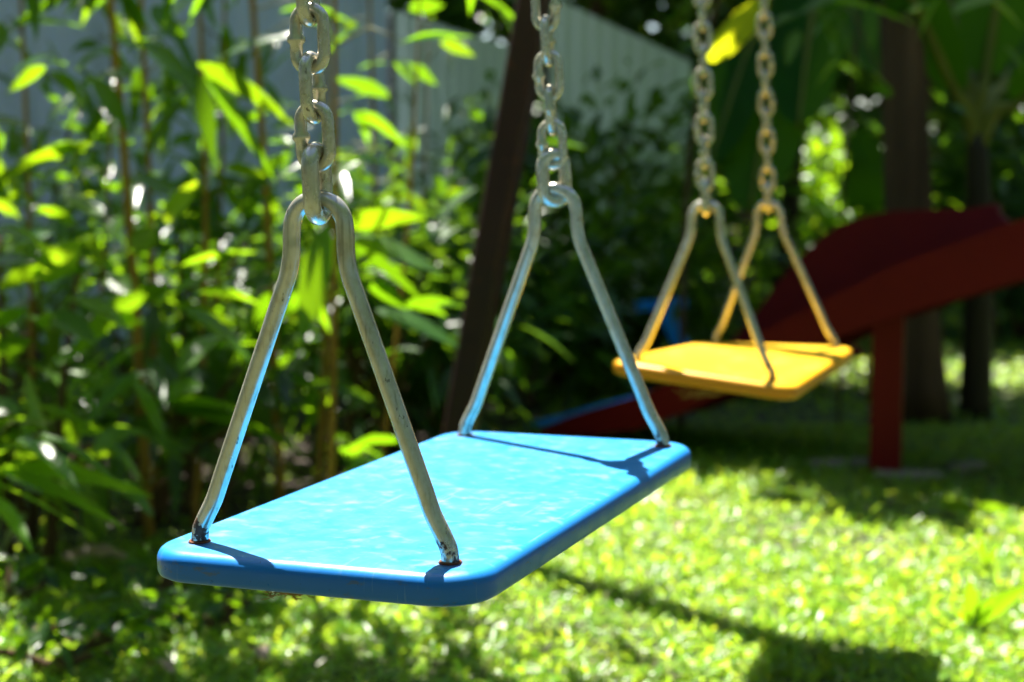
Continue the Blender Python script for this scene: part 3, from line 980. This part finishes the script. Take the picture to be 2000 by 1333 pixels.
# low spray of long leaves, bottom left
b0 = gp(-40, 960, 2.35)
ex = [(A(0, 912, 2.3), A(296, 972, 2.28), px2m(60, 2.3), (0, .78, .62)), (A(0, 918, 2.3), A(240, 1036, 2.25), px2m(52, 2.3), (0, .8, .6)), (A(-20, 940, 2.3), A(180, 1056, 2.3), px2m(50, 2.3), (.1, .4, .9)),
      (A(-30, 900, 2.35), A(120, 850, 2.4), px2m(44, 2.3), .2), (A(-30, 960, 2.3), A(60, 1080, 2.2), px2m(46, 2.3), .2)]
cane_plant('leaf_spray', 'low spray of long yellow green blades at the lower left edge', 'leafy plant', None,
           [(b0, tuple(at(-60, 800, 2.35)), (0, 0, 0), .006)], (.10, .17, .17, .22), M['bright_leaf'], M['twig'], 31, extra=ex, node=.09, spray=(2, 4))

GS = 'shrubs behind the swings'
SHR = [
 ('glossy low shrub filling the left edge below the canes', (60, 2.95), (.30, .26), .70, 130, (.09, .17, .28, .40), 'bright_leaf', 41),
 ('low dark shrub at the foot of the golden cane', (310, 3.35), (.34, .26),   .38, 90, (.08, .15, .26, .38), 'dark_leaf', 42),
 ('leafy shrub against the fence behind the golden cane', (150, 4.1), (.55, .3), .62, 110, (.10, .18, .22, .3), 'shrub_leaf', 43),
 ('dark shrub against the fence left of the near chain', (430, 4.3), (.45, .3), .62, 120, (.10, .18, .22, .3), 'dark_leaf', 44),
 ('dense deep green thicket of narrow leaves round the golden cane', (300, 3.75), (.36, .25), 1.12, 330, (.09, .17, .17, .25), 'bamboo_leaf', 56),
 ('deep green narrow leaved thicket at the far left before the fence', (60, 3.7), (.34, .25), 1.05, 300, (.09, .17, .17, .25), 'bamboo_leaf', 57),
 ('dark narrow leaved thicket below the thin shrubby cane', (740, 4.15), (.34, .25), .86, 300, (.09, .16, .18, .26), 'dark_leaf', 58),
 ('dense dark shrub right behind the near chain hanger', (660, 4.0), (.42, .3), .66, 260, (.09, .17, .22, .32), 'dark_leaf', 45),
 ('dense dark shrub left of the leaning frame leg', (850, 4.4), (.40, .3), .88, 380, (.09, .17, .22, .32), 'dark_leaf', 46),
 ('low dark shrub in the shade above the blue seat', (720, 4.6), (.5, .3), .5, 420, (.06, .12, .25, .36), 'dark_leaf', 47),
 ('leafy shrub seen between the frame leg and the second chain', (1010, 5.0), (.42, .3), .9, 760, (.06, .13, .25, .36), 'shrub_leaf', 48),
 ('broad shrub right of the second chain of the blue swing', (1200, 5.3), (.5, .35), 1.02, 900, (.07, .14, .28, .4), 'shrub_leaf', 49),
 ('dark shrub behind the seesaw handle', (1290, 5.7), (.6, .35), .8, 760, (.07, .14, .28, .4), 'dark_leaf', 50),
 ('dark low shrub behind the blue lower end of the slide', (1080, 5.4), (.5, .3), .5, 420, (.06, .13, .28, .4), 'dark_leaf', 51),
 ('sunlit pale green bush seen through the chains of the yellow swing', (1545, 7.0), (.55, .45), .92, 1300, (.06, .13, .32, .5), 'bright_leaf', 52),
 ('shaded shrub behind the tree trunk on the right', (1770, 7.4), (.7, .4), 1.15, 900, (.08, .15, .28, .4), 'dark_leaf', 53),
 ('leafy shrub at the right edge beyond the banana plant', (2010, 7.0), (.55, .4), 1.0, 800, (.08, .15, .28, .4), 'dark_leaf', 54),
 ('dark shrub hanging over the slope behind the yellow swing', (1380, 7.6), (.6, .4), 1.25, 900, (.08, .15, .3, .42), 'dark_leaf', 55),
]
for lab, (px, Y), rad, h, n, lf_, mt, sd in SHR:
    g = gp(px, 700, Y)
    shrub('shrub', lab, GS, g, rad, h, n, lf_, M[mt], sd)

# ------------------------------------------------------------------ banana plants and broad leaves on the right
def blade(b, pts, width, seed, split=.0, fold=.12, n=22, side=None):
    """a long broad leaf along a path; the edge is notched at random"""
    r = random.Random(seed)
    P = smooth_path(pts, 8)
    m = len(P)
    V, F = [], []
    for i, p in enumerate(P):
        t = i / (m - 1)
        a = P[max(i - 1, 0)]; c = P[min(i + 1, m - 1)]
        d = (c - a).normalized()
        s = d.cross(Vector((0, 0, 1))) if side is None else Vector(side) - d * d.dot(Vector(side))
        if s.length < .2:
            s = Vector((1, 0, 0)) - d * d.x
        s.normalize()
        nn = s.cross(d)
        w = width / 2 * (math.sin(math.pi * min(1, (t * .93 + .05))) ** .55)
        for q, sg in ((1, -1), (.5, -1), (0, 0), (.5, 1), (1, 1)):
            cut = (1 - split * r.random()) if q == 1 else 1
            V.append(p + s * sg * q * w * cut + nn * (abs(q) ** 1.5) * w * fold * (1 + .3 * math.sin(i * 1.3)))
    for i in range(m - 1):
        for k in range(4):
            a = i * 5 + k
            F.append((a, a + 1, a + 6, a + 5))
    b.add(V, F)

def banana(label, base, crown_px, Y, petioles, r0, seed, leafmat='banana_leaf', name='banana_plant'):
    """petioles: list of (px,py,depth end of stalk), blade end (px,py,depth), width"""
    root = empty(name, (base[0], base[1], 0))
    tag(root, label, 'banana plant', 'banana plants behind the slide')
    O = Vector((base[0], base[1], 0))
    c = at(*crown_px, Y) - O
    sb = MB()
    sb.tube(smooth_path([Vector((0, 0, 0)), c * .55 + Vector((.01, 0, 0)), c], 6), [r0 * (1 - .4 * i / 12) for i in range(13)], 12)
    sb.build('stem', M['banana_stem'], root)
    for i, (pe, be, w, *sd_) in enumerate(petioles):
        e = at(*pe) - O; f = at(*be) - O
        pb = MB()
        mid = (c + e) / 2 + Vector((0, 0, .03))
        pb.tube(smooth_path([c + Vector((0, 0, -.06)), mid, e, (e + f) / 2 + Vector((0, 0, .05)), f], 5), [max(.004, .024 * (1 - .7 * j / 20)) for j in range(21)], 8)
        pe_o = pb.build('leaf_stalk', M['petiole'], root)
        lb_ = MB()
        blade(lb_, [e + Vector((0, 0, .012)), (e + f) / 2 + Vector((0, 0, .062)), f + Vector((0, 0, .012))], w, seed + i, .10, side=sd_[0] if sd_ else None)
        lb_.build('leaf_blade', M[leafmat], pe_o)
    return root
bb = gp(1905, 800, 4.75)
banana('banana plant at the right with three stalks forking above the red slide', bb, (1907, 262), 4.75, [
    ((1868, 185, 4.72), (1690, -130, 4.55), .17, (.8, -.45, .45)), ((1925, 150, 4.78), (1990, -190, 4.9), .24, (.9, -.4, -.25)), ((1985, 205, 4.7), (2230, 60, 4.5), .24, (.45, -.5, .75)),
    ((1880, 100, 5.0), (1790, -200, 5.5), .17, (.85, -.4, .3)), ((1960, 160, 5.1), (2090, -60, 5.6), .24, (.7, -.5, -.6))], .050, 70)
bb = gp(1510, 800, 5.6)
banana('banana plant with big dark drooping leaves behind the yellow swing chains', bb, (1560, 120), 5.6, [
    ((1520, -20, 5.4), (1385, 330, 5.1), .30), ((1550, -60, 5.4), (1465, 420, 5.0), .34), ((1620, -10, 5.6), (1720, 160, 5.4), .28), ((1480, -40, 5.6), (1300, 60, 5.6), .26),
    ((1600, -40, 5.3), (1560, 250, 5.0), .26)], .045, 80)
# paddle leaf
root = empty('paddle_plant', gp(1695, 800, 5.1))
tag(root, 'upright oval green paddle leaf rising behind the slide hump beside the trunk', 'leafy plant')
O = Vector(root.location)
b = MB(); b.tube(smooth_path([Vector((0, 0, 0)), at(1700, 440, 5.1) - O], 6), .009, 8); b.build('stem', M['petiole'], root)
b = MB(); blade(b, [at(1700, 445, 5.1) - O, at(1694, 350, 5.08) - O, at(1680, 255, 5.12) - O], .165, 5, .03); b.build('leaf_blade', M['banana_leaf'], root)
# yellow leaf in front of the dark banana
root = empty('yellow_leaf_plant', gp(1330, 800, 4.5))
tag(root, 'tall stem with one bright yellow leaf between the two yellow swing chains', 'leafy plant')
O = Vector(root.location)
b = MB(); b.tube(smooth_path([Vector((0, 0, 0)), at(1345, 330, 4.5) - O, at(1420, -60, 4.3) - O, at(1490, -30, 4.05) - O], 6), [.010 * (1 - .6 * i / 18) for i in range(19)], 8); b.build('stem', M['bark'], root)
b = MB(); blade(b, [at(1500, 0, 4.0) - O, at(1445, 48, 3.97) - O, at(1378, 112, 3.95) - O], .135, 6, .05, side=(.6, -.25, 1)); b.build('leaf_blade', M['yellow_leaf'], root)

# weeds, lower right
for lab, px, py, sd, ex in (('bright weed with two broad blades at the lower right edge', 1905, 1235, 91,
        [(1900, 1225, 1893, 1110, 34), (1905, 1230, 2030, 1130, 44), (1905, 1230, 1950, 1150, 30), (1900, 1235, 1860, 1190, 22)]),
        ('thin dark bladed weed above the bright weed at the right', 1925, 1120, 92, [(1925, 1120, 1905, 1010, 16), (1925, 1120, 1960, 1050, 14)]),
        ('pale broad weed in the lawn right of the slide post', 1900, 1010, 93, [(1900, 1010, 1830, 985, 26), (1900, 1010, 1960, 985, 24), (1900, 1010, 1990, 1000, 20)])):
    g = ground(px, py)
    root = empty('weed_plant', g)
    tag(root, lab, 'weed', 'weeds in the lawn')
    b = MB(); b.tube([Vector((0, 0, 0)), Vector((0, 0, .03))], .003, 6); b.build('stem', M['twig'], root)
    b = MB()
    for x0, y0, x1, y1, w in ex:
        p0 = np.array(at(x0, y0, g.y)) - np.array(g); p1 = np.array(at(x1, y1, g.y - .03)) - np.array(g)
        p0[2] = max(p0[2], .01)
        d = p1 - p0; L_ = np.linalg.norm(d); d = unit(d + np.array([0, 0, .2 * L_])); s = unit(np.cross(d, [0, 1.0, .2]))
        b.leaves([p0], [d], [s], [L_], [px2m(w, g.y)], [.18])
    b.build('foliage', M['weed_leaf'], root)

# sunlit leafy cane hanging into the top right of the view
ex = [(1590, 5, 1632, 112, 30, 4.2), (1640, 40, 1655, 105, 26, 4.2), (1600, 0, 1790, 55, 60, 4.3), (1740, 190, 1690, 165, 34, 4.3), (1860, 28, 1965, -10, 44, 4.2), (1930, 0, 1990, 55, 50, 4.25),
      (1660, -10, 1560, 30, 36, 4.2), (1560, 30, 1500, 60, 30, 4.3), (1700, 10, 1700, 90, 30, 4.25), (1840, -10, 1800, 70, 40, 4.3), (1700, 140, 1735, 182, 30, 4.3), (1960, 90, 1995, 140, 26, 4.3), (1860, 205, 1885, 225, 20, 4.3), (1640, 120, 1600, 165, 34, 4.35), (1770, 30, 1830, 10, 36, 4.2), (1560, 60, 1540, 120, 30, 4.3), (1990, 300, 2010, 340, 30, 4.4)]
b0 = gp(1640, 800, 4.5)
t0 = at(1700, -160, 4.25)
rr = random.Random(4)
cane_plant('cane_plant', 'slender cane with bright leaves hanging into the upper right corner', 'cane plant', GC, [(b0, tuple(t0), (-.03, 0, 0), .006)],
           (.08, .14, .2, .3), M['bright_leaf'], M['bark'], 17, extra=[(A(a, b_, Y), A(c, d_, Y - .02), px2m(w, Y), rr.uniform(-.7, .7)) for a, b_, c, d_, w, Y in ex], node=.12, start=.75, spray=(2, 4))

# low weeds at the foot of the canes, lower left
for lab, px, py, sd in (('low dark weed in the far lower left corner of the lawn', 40, 1190, 61), ('low leafy weed under the left corner of the blue seat', 330, 1165, 62), ('small leafy weed by the beige dry leaf', 150, 1262, 63),
                        ('low leafy weed between the two brown dry leaves', 430, 1236, 64), ('low weed at the bottom edge below the beige dry leaf', 95, 1318, 65)):
    g = ground(px, py)
    shrub('weed_plant', lab, 'low weeds under the canes', (g.x, g.y, 0), (.13, .10), .085, 70, (.025, .055, .3, .45), M['shrub_leaf'], sd, nst=3, z0=.01, cat='weed', clumps=10)

# fallen leaves and litter
for lab, px, py, s, ro in (('pale pinkish dry leaf lying in the shade left of the blue seat', 185, 1095, .12, .3), ('small beige dry leaf on the lawn at the lower left', 85, 1232, .045, 1.0),
        ('brown dry leaf in the shaded grass below the blue seat', 505, 1282, .05, 2.0), ('dark brown dry leaf left of the larger brown one', 345, 1212, .055, .7),
        ('pale dry leaf at the bottom edge left of the brown leaf', 315, 1312, .045, 2.6), ('pink brown dry leaf on the sunny lawn right of the blue seat', 1325, 1035, .03, 1.2),
        ('tiny curled dry leaf on dark soil by the pale pinkish leaf', 270, 1120, .03, 2.2)):
    g = ground(px, py, .03)
    b = MB()
    P = [Vector((-s / 2, 0, 0)), Vector((0, 0, .014)), Vector((s / 2, .006, .004))]
    blade(b, P, s * .55, int(px), .1, .25)
    o = b.build('fallen_leaf', M['dry_leaf'])
    o.location = g; o.rotation_euler = (.12, .1, ro)
    tag(o, lab, 'dry leaf', 'dry leaves on the ground')

# ------------------------------------------------------------------ trees
def tree(label, base, hgt, r0, lean, crown_c, crown_r, n, leaf, lmat, seed, clumps=40, name='tree', spread=.2, keep=None):
    r = np.random.default_rng(seed)
    root = empty(name, (base[0], base[1], 0))
    tag(root, label, 'tree', 'trees around the garden')
    O = np.array([base[0], base[1], 0])
    tb = MB()
    top = Vector((lean[0], lean[1], hgt))
    pts = smooth_path([Vector((0, 0, 0)), top * .5 + Vector((r.normal(0, .03), r.normal(0, .03), 0)), top], 8)
    tb.tube(pts, [r0 * (1 + .35 * max(0, 1 - i / 3)) * (1 - .45 * i / (len(pts) - 1)) for i in range(len(pts))], 14)
    C = []
    cc = np.array(crown_c) - O
    while len(C) < clumps:
        p = r.uniform(-1, 1, 3)
        l = np.linalg.norm(p)
        if .35 < l < 1:
            C.append(cc + p * np.array(crown_r))
    C = np.array(C)
    for i in range(min(12, clumps)):
        c = Vector(C[i])
        tb.tube(smooth_path([top * .93, (top + c) / 2 + Vector((0, 0, .12)), c], 4), [r0 * .42 * (1 - .8 * q / 8) for q in range(9)], 7)
    tb.build('trunk', M['bark'], root)
    idx = r.integers(0, len(C), n)
    pos = C[idx] + r.normal(0, 1, (n, 3)) * np.array(crown_r) * spread
    if keep is not None:
        pos = pos[keep(pos + O)]
    n = len(pos)
    d = unit(r.normal(0, 1, (n, 3)) + np.array([0, 0, -.25]))
    LL = r.uniform(leaf[0], leaf[1], n)
    b = MB()
    b.leaves(pos, d, rand_side(d, r, .8), LL, LL * r.uniform(.35, .55, n), r.uniform(0, .35, n), kind='short')
    b.build('crown', lmat, root)
    return root
TL = (.12, .2)
tree('dark trunked tree standing behind the slide beside the banana plant', gp(1790, 800, 4.7), 3.0, .080, (-.12, .2), (.55, 5.9, 3.5), (.85, .85, .7), 2600, TL, M['dark_leaf'], 101, 36)
tree('slim tree hidden among the dark banana leaves behind the yellow swing', (.96, 6.6, 0), 2.6, .05, (.1, 0), (.30, 6.15, 3.1), (.95, .95, .7), 3600, TL, M['dark_leaf'], 102, 40)
tree('tree beyond the blue grey fence at the far left', (-2.3, 6.4, 0), 2.8, .07, (.4, -.8), (-1.62, 4.75, 3.4), (.62, .6, .5), 430, TL, M['dark_leaf'], 103, 20)
tree('tree behind the sloping pale fence', (-1.2, 9.5, 0), 3.2, .10, (0, 0), (-1.2, 9.2, 3.6), (1.7, 1.4, 1.9), 6500, (.16, .26), M['dark_leaf'], 104, 60)
tree('tall tree at the back behind the dark banana leaves', (.55, 10.4, 0), 3.5, .11, (0, 0), (.9, 11.0, 3.6), (1.8, 1.4, 2.2), 6500, (.16, .26), M['dark_leaf'], 105, 60)
tree('tall tree at the back behind the forking banana plant', (2.5, 9.6, 0), 3.4, .11, (0, 0), (2.9, 9.9, 3.5), (1.7, 1.4, 2.2), 6500, (.16, .26), M['dark_leaf'], 106, 60)

tree('added slender tree at the back, its unseen crown shading the right shrubs', (2.05, 8.3, 0), 3.0, .06, (0, 0), (1.9, 8.5, 3.5), (.8, .8, 1.2), 3200, TL, M['dark_leaf'], 107, 40)  # added so that its crown darkens the shrubs on the right

# far wood behind everything: one mass
r = np.random.default_rng(9)
n = 26000
x = r.uniform(-11, 12, n); y = 13.5 + r.uniform(0, 5, n) + .04 * x * x * 0; z = r.uniform(0, 1, n) ** 1.0 * 7.0
d = unit(r.normal(0, 1, (n, 3)))
b = MB()
b.leaves(np.stack([x, y, z], 1), d, rand_side(d, r, .9), r.uniform(.25, .5, n), r.uniform(.12, .24, n), r.uniform(0, .3, n), kind='short')
n = 15000                                               # added unseen leaf ring at both sides and behind the viewer, dimming sky fill
an = r.uniform(math.radians(100), math.radians(440), n)
rd = r.uniform(7.5, 11, n)
x, y, z = rd * np.cos(an), rd * np.sin(an) + 2.5, r.uniform(.3, 9.0, n)
ok = (y < 9) & ~((y > 4.5) & (np.abs(x) < 6))
x, y, z = x[ok], y[ok], z[ok]
d = unit(r.normal(0, 1, (len(x), 3)))
b.leaves(np.stack([x, y, z], 1), d, rand_side(d, r, .9), r.uniform(.4, .8, len(x)), r.uniform(.2, .4, len(x)), r.uniform(0, .3, len(x)), kind='short')
tag(b.build('woodland', M['dark_leaf']), 'dark mass of far trees closing off the back of the garden, with an added unseen leaf ring dimming the sky', 'woodland', kind='stuff')
